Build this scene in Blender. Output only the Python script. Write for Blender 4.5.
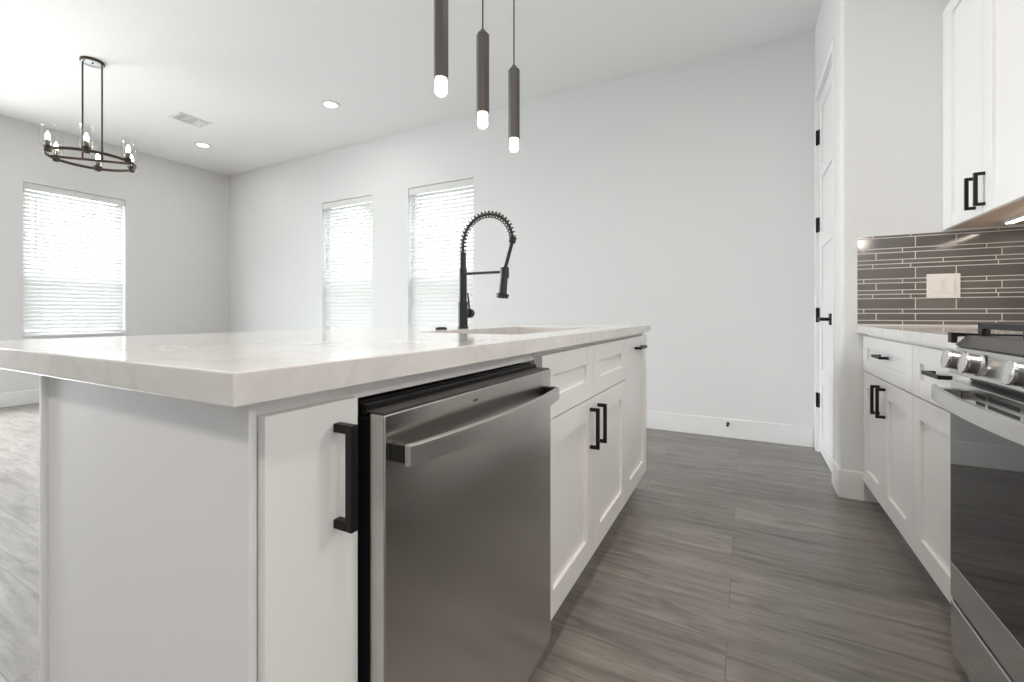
import bpy, bmesh, math, random
from mathutils import Vector, Matrix
random.seed(7)
sc = bpy.context.scene
for o in list(bpy.data.objects):
    bpy.data.objects.remove(o, do_unlink=True)
C = sc.collection

# ------------------------------------------------------------------ camera
FPX, HOR = 443.0, 314.0
cam_d = bpy.data.cameras.new('camera')
cam = bpy.data.objects.new('camera', cam_d)
C.objects.link(cam)
sc.camera = cam
cam_d.sensor_fit = 'HORIZONTAL'
cam_d.sensor_width = 36.0
cam_d.lens = 36.0 * FPX / 1024.0
cam_d.shift_y = -(341.0 - HOR) / 1024.0
cam_d.clip_start = 0.02
cam.location = (0, 0, 0.975)
cam.rotation_euler = (math.pi / 2, 0, math.atan2(234.0, 443.0))

# ------------------------------------------------------------------ world, exposure, big lights
sc.view_settings.view_transform = 'Standard'
sc.view_settings.look = 'None'
sc.view_settings.exposure = 0.15
sc.view_settings.gamma = 1.0
sc.view_settings.use_curve_mapping = False
wd = bpy.data.worlds.new('sky')
sc.world = wd
wd.use_nodes = True
bg = wd.node_tree.nodes['Background']
bg.inputs['Color'].default_value = (0.85, 0.935, 1.0, 1)
bg.inputs['Strength'].default_value = 10.0

CEIL = 3.05
XL, XR, YB, YR = -6.865, 1.15, 3.893, -6.5    # room: left, right, back, rear


def area(name, loc, rot, sx, sy, power, col=(1, 1, 1), shape='RECTANGLE'):
    d = bpy.data.lights.new(name, 'AREA')
    d.shape = shape
    d.size = sx
    d.size_y = sy
    d.energy = power
    d.color = col
    o = bpy.data.objects.new(name, d)
    o.location = loc
    o.rotation_euler = rot
    C.objects.link(o)
    return o


# added fill lamps, standing in for daylight through the unseen left wall opening
area('added_patio_fill', (XL - 0.55, 0.1, 0.50), (0, math.radians(-90 - 34), 0), 1.4, 1.7, 65, (0.92, 0.975, 1.0))
area('added_sky_fill', (XL - 0.85, 0.1, 2.3), (0, math.radians(-90 + 46), 0), 1.6, 1.7, 420, (0.93, 0.975, 1.0))
CAN_POWER = 9.0
WARM = (1.0, 0.91, 0.83)

# ------------------------------------------------------------------ materials
MATS = {}


def nt(name):
    m = bpy.data.materials.new(name)
    m.use_nodes = True
    t = m.node_tree
    b = t.nodes['Principled BSDF']
    MATS[name] = m
    return m, t, b


def plain(name, col, rough=0.5, metal=0.0, spec=0.5, bump=0.0, bscale=200.0, var=0.0, coat=0.0):
    m, t, b = nt(name)
    b.inputs['Base Color'].default_value = (*col, 1)
    b.inputs['Roughness'].default_value = rough
    b.inputs['Metallic'].default_value = metal
    b.inputs['Specular IOR Level'].default_value = spec
    b.inputs['Coat Weight'].default_value = coat
    b.inputs['Coat Roughness'].default_value = 0.05
    tc = t.nodes.new('ShaderNodeTexCoord')
    nz = t.nodes.new('ShaderNodeTexNoise')
    nz.inputs['Scale'].default_value = bscale
    nz.inputs['Detail'].default_value = 3
    t.links.new(tc.outputs['Object'], nz.inputs['Vector'])
    if var:
        mx = t.nodes.new('ShaderNodeMixRGB')
        mx.blend_type = 'MULTIPLY'
        mx.inputs['Color1'].default_value = (*col, 1)
        rp = t.nodes.new('ShaderNodeValToRGB')
        rp.color_ramp.elements[0].color = (1 - var, 1 - var, 1 - var, 1)
        rp.color_ramp.elements[1].color = (1, 1, 1, 1)
        t.links.new(nz.outputs['Fac'], rp.inputs['Fac'])
        t.links.new(rp.outputs['Color'], mx.inputs['Color2'])
        mx.inputs['Fac'].default_value = 1
        t.links.new(mx.outputs['Color'], b.inputs['Base Color'])
    if bump:
        bp = t.nodes.new('ShaderNodeBump')
        bp.inputs['Strength'].default_value = bump
        bp.inputs['Distance'].default_value = 0.002
        t.links.new(nz.outputs['Fac'], bp.inputs['Height'])
        t.links.new(bp.outputs['Normal'], b.inputs['Normal'])
    return m


def emis(name, col, strength):
    m, t, b = nt(name)
    b.inputs['Base Color'].default_value = (*col, 1)
    b.inputs['Emission Color'].default_value = (*col, 1)
    b.inputs['Emission Strength'].default_value = strength
    return m


def thin_glass(name, tint=(0.97, 0.98, 0.98), ior=1.45, extra=0.0):
    m = bpy.data.materials.new(name)
    m.use_nodes = True
    t = m.node_tree
    t.nodes.clear()
    out = t.nodes.new('ShaderNodeOutputMaterial')
    tr = t.nodes.new('ShaderNodeBsdfTransparent')
    tr.inputs['Color'].default_value = (*tint, 1)
    gl = t.nodes.new('ShaderNodeBsdfGlossy')
    gl.inputs['Roughness'].default_value = 0.03
    fr = t.nodes.new('ShaderNodeLayerWeight')
    pw = t.nodes.new('ShaderNodeMath')
    pw.operation = 'POWER'
    pw.inputs[1].default_value = 5.0
    t.links.new(fr.outputs['Facing'], pw.inputs[0])
    ad = t.nodes.new('ShaderNodeMath')
    ad.operation = 'ADD'
    ad.use_clamp = True
    ad.inputs[1].default_value = 0.04 + extra
    mx = t.nodes.new('ShaderNodeMixShader')
    t.links.new(pw.outputs[0], ad.inputs[0])
    t.links.new(ad.outputs[0], mx.inputs['Fac'])
    t.links.new(tr.outputs[0], mx.inputs[1])
    t.links.new(gl.outputs[0], mx.inputs[2])
    t.links.new(mx.outputs[0], out.inputs['Surface'])
    MATS[name] = m
    return m


plain('wall_paint', (0.75, 0.75, 0.745), 0.75, bump=0.05, bscale=260)
plain('ceiling_paint', (0.91, 0.91, 0.905), 0.85, bump=0.05, bscale=220)
plain('trim_paint', (0.84, 0.84, 0.83), 0.35, bump=0.02)
plain('cabinet_white', (0.85, 0.84, 0.825), 0.32, bump=0.02, bscale=120)
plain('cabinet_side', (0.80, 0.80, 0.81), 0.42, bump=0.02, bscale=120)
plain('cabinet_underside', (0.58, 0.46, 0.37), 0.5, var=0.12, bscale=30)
plain('matte_black', (0.008, 0.007, 0.007), 0.42, spec=0.3, bump=0.02)
plain('black_plastic', (0.007, 0.007, 0.008), 0.35, spec=0.35)
plain('black_glass', (0.006, 0.006, 0.007), 0.02, spec=0.5, coat=0.15)
plain('cast_iron', (0.015, 0.015, 0.016), 0.55, bump=0.3, bscale=400)
plain('bronze', (0.055, 0.038, 0.03), 0.38, metal=0.6)
plain('gunmetal', (0.095, 0.089, 0.085), 0.42, metal=0.5)
plain('faucet_black', (0.035, 0.033, 0.032), 0.36, metal=0.3)
plain('chrome', (0.75, 0.75, 0.75), 0.12, metal=1.0)
plain('nickel_polished', (0.85, 0.88, 0.9), 0.12, metal=1.0)
plain('grout', (0.74, 0.70, 0.66), 0.8, bump=0.2, bscale=500)
plain('switch_plastic', (0.83, 0.80, 0.76), 0.3)
plain('vinyl_white', (0.8, 0.8, 0.8), 0.4)
plain('vent_dark', (0.12, 0.12, 0.12), 0.8)
plain('fence_wood', (0.40, 0.34, 0.28), 0.8, var=0.4, bscale=8)
plain('lawn', (0.42, 0.43, 0.38), 0.9, var=0.3, bscale=12)
plain('leaf_green', (0.34, 0.42, 0.24), 0.7, var=0.4, bscale=6)
plain('bark', (0.2, 0.15, 0.11), 0.9, var=0.4, bscale=15)
plain('shelf_dark', (0.06, 0.055, 0.05), 0.7)
emis('bulb_glow', (1.0, 0.78, 0.55), 22.0)
emis('pendant_glow', (1.0, 0.80, 0.60), 14.0)
emis('can_glow', (1.0, 0.95, 0.88), 8.0)
emis('strip_glow', (1.0, 0.86, 0.72), 20.0)
thin_glass('window_glass', (0.97, 0.97, 0.97))
thin_glass('shade_glass', (0.96, 0.97, 0.97), 1.45, 0.05)

# blinds: white slats that let a little light through
m, t, b = nt('blind_white')
b.inputs['Base Color'].default_value = (0.84, 0.84, 0.83, 1)
b.inputs['Roughness'].default_value = 0.4
trn = t.nodes.new('ShaderNodeBsdfTranslucent')
trn.inputs['Color'].default_value = (0.9, 0.9, 0.88, 1)
mxs = t.nodes.new('ShaderNodeMixShader')
mxs.inputs['Fac'].default_value = 0.20
out = t.nodes['Material Output']
t.links.new(b.outputs[0], mxs.inputs[1])
t.links.new(trn.outputs[0], mxs.inputs[2])
t.links.new(mxs.outputs[0], out.inputs['Surface'])

# insect screen: fine dark mesh that dims the lower sash
m = bpy.data.materials.new('insect_screen')
m.use_nodes = True
t = m.node_tree
t.nodes.clear()
out = t.nodes.new('ShaderNodeOutputMaterial')
tr = t.nodes.new('ShaderNodeBsdfTransparent')
df = t.nodes.new('ShaderNodeBsdfDiffuse')
df.inputs['Color'].default_value = (0.10, 0.10, 0.10, 1)
mxs = t.nodes.new('ShaderNodeMixShader')
mxs.inputs['Fac'].default_value = 0.2
t.links.new(tr.outputs[0], mxs.inputs[1])
t.links.new(df.outputs[0], mxs.inputs[2])
t.links.new(mxs.outputs[0], out.inputs['Surface'])
MATS['insect_screen'] = m

# quartz: white with faint grey clouds
m, t, b = nt('quartz')
tc = t.nodes.new('ShaderNodeTexCoord')
n1 = t.nodes.new('ShaderNodeTexNoise')
n1.inputs['Scale'].default_value = 3.5
n1.inputs['Detail'].default_value = 8
n1.inputs['Distortion'].default_value = 1.6
r1 = t.nodes.new('ShaderNodeValToRGB')
e = r1.color_ramp.elements
e[0].position = 0.44
e[0].color = (0.76, 0.74, 0.715, 1)
e[1].position = 0.56
e[1].color = (0.76, 0.74, 0.715, 1)
v = r1.color_ramp.elements.new(0.5)
v.color = (0.70, 0.68, 0.66, 1)
n2 = t.nodes.new('ShaderNodeTexNoise')
n2.inputs['Scale'].default_value = 14
n2.inputs['Detail'].default_value = 6
r2 = t.nodes.new('ShaderNodeValToRGB')
r2.color_ramp.elements[0].position = 0.3
r2.color_ramp.elements[0].color = (0.955, 0.95, 0.945, 1)
r2.color_ramp.elements[1].position = 0.6
r2.color_ramp.elements[1].color = (1, 1, 1, 1)
mx = t.nodes.new('ShaderNodeMixRGB')
mx.blend_type = 'MULTIPLY'
mx.inputs['Fac'].default_value = 1
t.links.new(tc.outputs['Object'], n1.inputs['Vector'])
t.links.new(tc.outputs['Object'], n2.inputs['Vector'])
t.links.new(n1.outputs['Fac'], r1.inputs['Fac'])
t.links.new(n2.outputs['Fac'], r2.inputs['Fac'])
t.links.new(r1.outputs['Color'], mx.inputs['Color1'])
t.links.new(r2.outputs['Color'], mx.inputs['Color2'])
t.links.new(mx.outputs['Color'], b.inputs['Base Color'])
b.inputs['Roughness'].default_value = 0.09
b.inputs['Specular IOR Level'].default_value = 0.55

# brushed stainless steel


def steel(name, col, rough, stretch, aniso=0.0):
    m, t, b = nt(name)
    b.inputs['Metallic'].default_value = 1.0
    tc = t.nodes.new('ShaderNodeTexCoord')
    mp = t.nodes.new('ShaderNodeMapping')
    mp.inputs['Scale'].default_value = stretch
    nz = t.nodes.new('ShaderNodeTexNoise')
    nz.inputs['Scale'].default_value = 1.0
    nz.inputs['Detail'].default_value = 4
    t.links.new(tc.outputs['Object'], mp.inputs['Vector'])
    t.links.new(mp.outputs['Vector'], nz.inputs['Vector'])
    rp = t.nodes.new('ShaderNodeMapRange')
    rp.inputs['To Min'].default_value = rough - 0.05
    rp.inputs['To Max'].default_value = rough + 0.07
    t.links.new(nz.outputs['Fac'], rp.inputs['Value'])
    t.links.new(rp.outputs['Result'], b.inputs['Roughness'])
    b.inputs['Base Color'].default_value = (*col, 1)
    b.inputs['Anisotropic'].default_value = aniso
    bp = t.nodes.new('ShaderNodeBump')
    bp.inputs['Strength'].default_value = 0.04
    bp.inputs['Distance'].default_value = 0.001
    t.links.new(nz.outputs['Fac'], bp.inputs['Height'])
    t.links.new(bp.outputs['Normal'], b.inputs['Normal'])


steel('stainless', (0.56, 0.55, 0.53), 0.20, (6, 6, 700))
steel('stainless_bright', (0.62, 0.61, 0.60), 0.24, (600, 6, 600))
steel('knob_steel', (0.27, 0.26, 0.25), 0.3, (6, 6, 500))
steel('satin_steel', (0.60, 0.585, 0.57), 0.38, (600, 6, 600))
steel('sink_steel', (0.6, 0.56, 0.5), 0.3, (400, 8, 8))

# floor: grey-brown vinyl planks running along x
m, t, b = nt('floor_planks')
tc = t.nodes.new('ShaderNodeTexCoord')
br = t.nodes.new('ShaderNodeTexBrick')
br.offset = 0.37
br.offset_frequency = 2
br.squash = 1.0
br.inputs['Scale'].default_value = 1.0
br.inputs['Mortar Size'].default_value = 0.0012
br.inputs['Mortar Smooth'].default_value = 0.2
br.inputs['Bias'].default_value = 0.0
br.inputs['Brick Width'].default_value = 1.22
br.inputs['Row Height'].default_value = 0.175
br.inputs['Color1'].default_value = (0.0, 0.0, 0.0, 1)
br.inputs['Color2'].default_value = (1, 1, 1, 1)
br.inputs['Mortar'].default_value = (0.5, 0.5, 0.5, 1)
mpf = t.nodes.new('ShaderNodeMapping')
mpf.inputs['Location'].default_value = (0.05, -0.065, 0)
t.links.new(tc.outputs['Object'], mpf.inputs['Vector'])
t.links.new(mpf.outputs['Vector'], br.inputs['Vector'])
# shift the grain for each plank by its random value
sep = t.nodes.new('ShaderNodeSeparateXYZ')
t.links.new(tc.outputs['Object'], sep.inputs[0])
comb = t.nodes.new('ShaderNodeCombineXYZ')
ma = t.nodes.new('ShaderNodeMath')
ma.operation = 'MULTIPLY'
ma.inputs[1].default_value = 2.0
mb_ = t.nodes.new('ShaderNodeMath')
mb_.operation = 'MULTIPLY'
mb_.inputs[1].default_value = 16.0
mz = t.nodes.new('ShaderNodeMath')
mz.operation = 'MULTIPLY'
mz.inputs[1].default_value = 37.0
t.links.new(sep.outputs['X'], ma.inputs[0])
t.links.new(sep.outputs['Y'], mb_.inputs[0])
t.links.new(br.outputs['Color'], mz.inputs[0])
t.links.new(ma.outputs[0], comb.inputs['X'])
t.links.new(mb_.outputs[0], comb.inputs['Y'])
t.links.new(mz.outputs[0], comb.inputs['Z'])
g1 = t.nodes.new('ShaderNodeTexNoise')
g1.inputs['Scale'].default_value = 1.5
g1.inputs['Detail'].default_value = 7
g1.inputs['Roughness'].default_value = 0.68
g1.inputs['Distortion'].default_value = 0.7
t.links.new(comb.outputs[0], g1.inputs['Vector'])
gr = t.nodes.new('ShaderNodeValToRGB')
e = gr.color_ramp.elements
e[0].position = 0.30
e[0].color = (0.106, 0.092, 0.082, 1)
e[1].position = 0.72
e[1].color = (0.325, 0.296, 0.275, 1)
k = gr.color_ramp.elements.new(0.48)
k.color = (0.210, 0.190, 0.175, 1)
t.links.new(g1.outputs['Fac'], gr.inputs['Fac'])
pl = t.nodes.new('ShaderNodeMixRGB')
pl.blend_type = 'MULTIPLY'
pl.inputs['Fac'].default_value = 1.0
pr = t.nodes.new('ShaderNodeValToRGB')
pr.color_ramp.elements[0].color = (0.82, 0.81, 0.80, 1)
pr.color_ramp.elements[1].color = (1.1, 1.09, 1.07, 1)
t.links.new(br.outputs['Color'], pr.inputs['Fac'])
t.links.new(gr.outputs['Color'], pl.inputs['Color1'])
t.links.new(pr.outputs['Color'], pl.inputs['Color2'])
ml = t.nodes.new('ShaderNodeMixRGB')
ml.blend_type = 'MULTIPLY'
ml.inputs['Color2'].default_value = (0.45, 0.43, 0.42, 1)
t.links.new(br.outputs['Fac'], ml.inputs['Fac'])
t.links.new(pl.outputs['Color'], ml.inputs['Color1'])
t.links.new(ml.outputs['Color'], b.inputs['Base Color'])
b.inputs['Roughness'].default_value = 0.33
b.inputs['Specular IOR Level'].default_value = 0.7
bp = t.nodes.new('ShaderNodeBump')
bp.inputs['Strength'].default_value = 0.12
bp.inputs['Distance'].default_value = 0.001
t.links.new(g1.outputs['Fac'], bp.inputs['Height'])
t.links.new(bp.outputs['Normal'], b.inputs['Normal'])

# glass mosaic tile, a little different from tile to tile
m, t, b = nt('tile_glass')
gi = t.nodes.new('ShaderNodeNewGeometry')
rp = t.nodes.new('ShaderNodeValToRGB')
rp.color_ramp.elements[0].color = (0.138, 0.125, 0.116, 1)
rp.color_ramp.elements[1].color = (0.180, 0.162, 0.149, 1)
t.links.new(gi.outputs['Random Per Island'], rp.inputs['Fac'])
t.links.new(rp.outputs['Color'], b.inputs['Base Color'])
b.inputs['Roughness'].default_value = 0.12
b.inputs['Specular IOR Level'].default_value = 0.6


# ------------------------------------------------------------------ mesh helpers
class MB:
    def __init__(self):
        self.bm = bmesh.new()
        self.mi = 0

    def _face(self, vs):
        try:
            f = self.bm.faces.new(vs)
            f.material_index = self.mi
            return f
        except ValueError:
            return None

    def box(self, x0, x1, y0, y1, z0, z1):
        if x0 > x1: x0, x1 = x1, x0
        if y0 > y1: y0, y1 = y1, y0
        if z0 > z1: z0, z1 = z1, z0
        v = [self.bm.verts.new(p) for p in ((x0, y0, z0), (x1, y0, z0), (x1, y1, z0), (x0, y1, z0),
                                            (x0, y0, z1), (x1, y0, z1), (x1, y1, z1), (x0, y1, z1))]
        for q in ((0, 3, 2, 1), (4, 5, 6, 7), (0, 1, 5, 4), (1, 2, 6, 5), (2, 3, 7, 6), (3, 0, 4, 7)):
            self._face([v[i] for i in q])
        return self

    def sweep(self, pts, rads, n=12, cap=True, phase=0.0):
        pts = [Vector(p) for p in pts]
        if not isinstance(rads, (list, tuple)):
            rads = [rads] * len(pts)
        rings = []
        up = None
        for i, p in enumerate(pts):
            if i == 0: d = pts[1] - p
            elif i == len(pts) - 1: d = p - pts[i - 1]
            else: d = (pts[i + 1] - pts[i - 1])
            if d.length < 1e-9:
                d = (p - pts[i - 1]) if i else Vector((0, 0, 1))
            d.normalize()
            if up is None:
                a = Vector((0, 0, 1)) if abs(d.z) < 0.9 else Vector((1, 0, 0))
                up = (a - d * a.dot(d)).normalized()
            else:
                up = up - d * up.dot(d)
                up.normalize()
            s = d.cross(up)
            rings.append([self.bm.verts.new(p + (up * math.cos(phase + 2 * math.pi * k / n) + s * math.sin(phase + 2 * math.pi * k / n)) * rads[i]) for k in range(n)])
        for a, b_ in zip(rings, rings[1:]):
            for k in range(n):
                self._face([a[k], a[(k + 1) % n], b_[(k + 1) % n], b_[k]])
        if cap:
            self._face(rings[0][::-1])
            self._face(rings[-1])
        return self

    def rod(self, p0, p1, r, n=14, r1=None):
        return self.sweep([p0, p1], [r, r if r1 is None else r1], n)

    def lathe(self, origin, axis, prof, n=20):
        """prof = [(distance along axis, radius)...]; sharp steps allowed"""
        o = Vector(origin)
        d = Vector(axis).normalized()
        a = Vector((0, 0, 1)) if abs(d.z) < 0.9 else Vector((1, 0, 0))
        u = (a - d * a.dot(d)).normalized()
        s = d.cross(u)
        rings = []
        for h, r in prof:
            c = o + d * h
            if r < 1e-6:
                rings.append([self.bm.verts.new(c)])
            else:
                rings.append([self.bm.verts.new(c + (u * math.cos(2 * math.pi * k / n) + s * math.sin(2 * math.pi * k / n)) * r) for k in range(n)])
        for a_, b_ in zip(rings, rings[1:]):
            for k in range(n):
                k2 = (k + 1) % n
                if len(a_) == 1 and len(b_) == 1: continue
                if len(a_) == 1: self._face([a_[0], b_[k2], b_[k]])
                elif len(b_) == 1: self._face([a_[k], a_[k2], b_[0]])
                else: self._face([a_[k], a_[k2], b_[k2], b_[k]])
        if len(rings[0]) > 1: self._face(rings[0][::-1])
        if len(rings[-1]) > 1: self._face(rings[-1])
        return self

    def torus_band(self, c, r0, r1, z0, z1, n=64, a0=0.0):
        rings = []
        for k in range(n):
            a = a0 + 2 * math.pi * k / n
            ca, sa = math.cos(a), math.sin(a)
            rings.append([self.bm.verts.new((c[0] + ca * r, c[1] + sa * r, z)) for r, z in ((r0, z0), (r1, z0), (r1, z1), (r0, z1))])
        for k in range(n):
            a, b_ = rings[k], rings[(k + 1) % n]
            for j in range(4):
                self._face([a[j], a[(j + 1) % 4], b_[(j + 1) % 4], b_[j]])
        return self

    def prism_y(self, prof, y0, y1):
        """closed (x, z) profile extruded along y"""
        a = [self.bm.verts.new((x, y0, z)) for x, z in prof]
        b_ = [self.bm.verts.new((x, y1, z)) for x, z in prof]
        n = len(prof)
        for k in range(n):
            self._face([a[k], a[(k + 1) % n], b_[(k + 1) % n], b_[k]])
        self._face(a[::-1])
        self._face(b_)
        return self

    def build(self, name, mats, parent=None, bevel=0.0, smooth=False, origin=None, segs=2):
        bm = self.bm
        bmesh.ops.recalc_face_normals(bm, faces=bm.faces)
        if origin is None:
            o_ = Vector((0, 0, 0))
            p = parent
            while p is not None:
                o_ = o_ + p.location
                p = p.parent
        else:
            o_ = Vector(origin)
        bmesh.ops.translate(bm, verts=bm.verts, vec=-o_)
        me = bpy.data.meshes.new(name)
        bm.to_mesh(me)
        bm.free()
        ob = bpy.data.objects.new(name, me)
        C.objects.link(ob)
        for mm in (mats if isinstance(mats, (list, tuple)) else [mats]):
            me.materials.append(MATS[mm])
        if parent is not None:
            ob.parent = parent
        elif origin is not None:
            ob.location = o_
        if smooth:
            for f in me.polygons: f.use_smooth = True
            me.set_sharp_from_angle(angle=math.radians(35))
        if bevel:
            md = ob.modifiers.new('bevel', 'BEVEL')
            md.width = bevel
            md.segments = segs
            md.limit_method = 'ANGLE'
            md.angle_limit = math.radians(40)
        return ob


def tag(o, label, cat, group=None, kind=None):
    if label: o['label'] = label
    if cat: o['category'] = cat
    if group: o['group'] = group
    if kind: o['kind'] = kind
    return o


def thing(name, loc, label, cat, group=None):
    o = bpy.data.objects.new(name, None)
    o.empty_display_size = 0.05
    o.location = loc
    C.objects.link(o)
    return tag(o, label, cat, group)


def copy_tree(o, parent=None):
    c = o.copy()
    C.objects.link(c)
    if parent is not None: c.parent = parent
    for ch in list(o.children): copy_tree(ch, c)
    return c


def struct(name, mb, mat, label=None, cat=None, **kw):
    o = mb.build(name, mat, **kw)
    tag(o, label, cat, kind='structure')
    return o


# ------------------------------------------------------------------ room shell
T = 0.16
mb = MB().box(XL - T, XR + T, YR - 0.6, YB + T, -0.12, 0)
struct('floor', mb, 'floor_planks', 'grey brown wood plank floor running under the whole room', 'floor')
mb = MB().box(XL - T, XR + T, YR, YB + T, CEIL, CEIL + 0.15)
struct('ceiling', mb, 'ceiling_paint', 'flat white ceiling over kitchen and dining area', 'ceiling')

W1 = (-4.815, -3.94)      # back wall windows in x
W2 = (-3.39, -2.512)
W3 = (1.752, 2.642)       # left wall window in y
WT, WB, WRAIL = 2.40, 0.73, 1.355


def wall_with_holes(axis, a0, a1, t0, t1, holes):
    """axis 'x': wall runs along x between a0 and a1, thickness t0..t1 in y"""
    mb = MB()

    def bx(p0, p1, z0, z1):
        if axis == 'x': mb.box(p0, p1, t0, t1, z0, z1)
        else: mb.box(t0, t1, p0, p1, z0, z1)
    cur = a0
    for h0, h1, z0, z1 in holes:
        bx(cur, h0, 0, CEIL)
        if z0 > 0: bx(h0, h1, 0, z0)
        bx(h0, h1, z1, CEIL)
        cur = h1
    bx(cur, a1, 0, CEIL)
    return mb


PX = 0.446     # pantry wall face (looks to -x)
PY = 2.905     # side wall face (looks to -y)
mb = wall_with_holes('x', XL - T, PX, YB, YB + T, [(*W1, WB, WT), (*W2, WB, WT)])
struct('wall_back', mb, 'wall_paint', 'long white back wall with two blind covered windows', 'wall')
mb = wall_with_holes('y', YR, YB, XL - T, XL, [(-0.80, 1.0, 0, 2.45), (*W3, WB, WT)])  # first hole is an unseen patio opening, added to let light in
struct('wall_left', mb, 'wall_paint', 'white left wall with one wide window beyond the island', 'wall')
# pantry block: face with door hole + side face behind the tiles
DY0, DY1, DTOP = 3.130, 3.80, 2.50
mb = MB()
BR = 0.021
pf = [(PX, DY0)] + [(PX + BR - BR * math.cos(math.radians(a)), PY + BR - BR * math.sin(math.radians(a))) for a in range(0, 91, 9)] + [(PX + 0.12, PY), (PX + 0.12, DY0)]
va = [mb.bm.verts.new((x, y, 0)) for x, y in pf]
vb = [mb.bm.verts.new((x, y, CEIL)) for x, y in pf]
for k in range(len(pf)):
    mb._face([va[k], va[(k + 1) % len(pf)], vb[(k + 1) % len(pf)], vb[k]])
mb._face(va[::-1])
mb._face(vb)
mb.box(PX, PX + 0.12, DY1, YB + T, 0, CEIL)
mb.box(PX, PX + 0.12, DY0, DY1, DTOP, CEIL)
struct('wall_pantry', mb, 'wall_paint', 'white pantry wall with a tall narrow door', 'wall', smooth=True)
mb = MB().box(PX + 0.12, XR + T, PY, PY + 0.12, 0, CEIL)
struct('wall_side', mb, 'wall_paint', 'short white wall above the tiled backsplash', 'wall')
mb = MB().box(XR, XR + T, YR, PY, 0, CEIL)
struct('wall_right', mb, 'wall_paint', 'white right wall behind the range', 'wall')
mb = wall_with_holes('x', XL - T, XR + T, YR - T, YR, [])
struct('wall_rear', mb, 'wall_paint', 'plain white rear wall', 'wall')
# inside of the pantry
mb = MB().box(PX + 0.13, XR + T, YB, YB + T, 0, CEIL)
struct('wall_pantry_inner', mb, 'wall_paint', 'white wall inside the pantry behind its door', 'wall')

# baseboards
BH, BT = 0.150, 0.012


def base(name, x0, x1, y0, y1, label):
    mb = MB().box(x0, x1, y0, y1, 0, BH)
    struct(name, mb, 'trim_paint', label, 'baseboard', bevel=0.004)


base('baseboard_back', XL + BT, PX - BT, YB - BT, YB, 'tall white baseboard along the back wall')
base('baseboard_left', XL, XL + BT, 1.0, YB, 'tall white baseboard along the left wall')
mb = MB()
pf = [(PX - BT, DY0 - 0.058), (PX - BT, PY - BT), (PX + 0.10, PY - BT), (PX + 0.10, PY), (PX, PY), (PX, DY0 - 0.058)]
va = [mb.bm.verts.new((x, y, 0)) for x, y in pf]
vb = [mb.bm.verts.new((x, y, BH)) for x, y in pf]
for k in range(6):
    mb._face([va[k], va[(k + 1) % 6], vb[(k + 1) % 6], vb[k]])
mb._face(va[::-1])
mb._face(vb)
struct('baseboard_pantry', mb, 'trim_paint', 'white baseboard wrapping the pantry wall corner', 'baseboard', bevel=0.004)

# pantry door casing and jamb
mb = MB()
CT = 0.008
mb.box(PX - CT, PX, DY0 - 0.050, DY0, 0, DTOP + 0.045)
mb.box(PX - CT, PX, DY1, DY1 + 0.056, 0, DTOP + 0.045)
mb.box(PX - CT, PX, DY0, DY1, DTOP, DTOP + 0.045)
mb.box(PX, PX + 0.12, DY0, DY0 + 0.012, 0, DTOP)
mb.box(PX, PX + 0.12, DY1 - 0.012, DY1, 0, DTOP)
mb.box(PX, PX + 0.12, DY0 + 0.012, DY1 - 0.012, DTOP - 0.012, DTOP)
struct('trim_1', mb, 'trim_paint', 'white casing around the tall pantry door', 'trim', bevel=0.002)

# pantry door: five raised flat panels, hinges and lever
dx = PX + 0.012
door = bpy.data.objects.new('door_1', None)
door.location = (dx, (DY0 + DY1) / 2, 0)
C.objects.link(door)
tag(door, 'tall white five panel pantry door with black hinges and lever', 'door', kind='structure')
a0, a1, zt = DY0 + 0.015, DY1 - 0.015, DTOP - 0.015
mb = MB().box(dx + 0.008, dx + 0.036, a0, a1, 0.012, zt)
st = 0.10
mb.box(dx, dx + 0.008, a0, a0 + st, 0.012, zt)
mb.box(dx, dx + 0.008, a1 - st, a1, 0.012, zt)
zs = [0.012 + 0.10]
ph = (zt - 0.012 - 6 * 0.10) / 5.0
mb.box(dx, dx + 0.008, a0 + st, a1 - st, 0.012, 0.112)
for k in range(5):
    z0 = 0.112 + k * (ph + 0.10)
    mb.box(dx, dx + 0.008, a0 + st, a1 - st, z0 + ph, z0 + ph + 0.10)
mb.build('door_slab', 'trim_paint', door, bevel=0.003)
for z in (0.367, 0.968, 1.604, 2.222):
    h = MB()
    h.rod((PX - 0.002, a1 + 0.003, z - 0.052), (PX - 0.002, a1 + 0.003, z + 0.052), 0.0065, 10)
    h.box(PX + 0.004, dx - 0.0005, a1 - 0.028, a1 + 0.003, z - 0.05, z + 0.05)
    h.build('hinge', 'matte_black', door)
mb = MB()
hy = 3.285
mb.box(dx - 0.010, dx, hy - 0.030, hy + 0.030, 0.908, 0.978)
mb.rod((dx - 0.01, hy, 0.943), (dx - 0.055, hy, 0.943), 0.010)
mb.box(dx - 0.058, dx - 0.044, hy - 0.012, hy + 0.105, 0.934, 0.952)
mb.build('lever_handle', 'matte_black', door, bevel=0.002)

# door stop on the back baseboard
ds = thing('door_stop', (-0.126, YB - BT, 0.112), 'small black tipped door stop on the back baseboard', 'door stop')
MB().lathe((-0.126, YB - BT, 0.112), (0, -1, 0), [(0, 0.012), (0.004, 0.012), (0.005, 0.005), (0.06, 0.005)]).build('stem', 'matte_black', ds)
MB().lathe((-0.126, YB - BT - 0.06, 0.112), (0, -1, 0), [(0, 0.010), (0.012, 0.010), (0.016, 0.006)]).build('bumper', 'black_plastic', ds)


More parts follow.
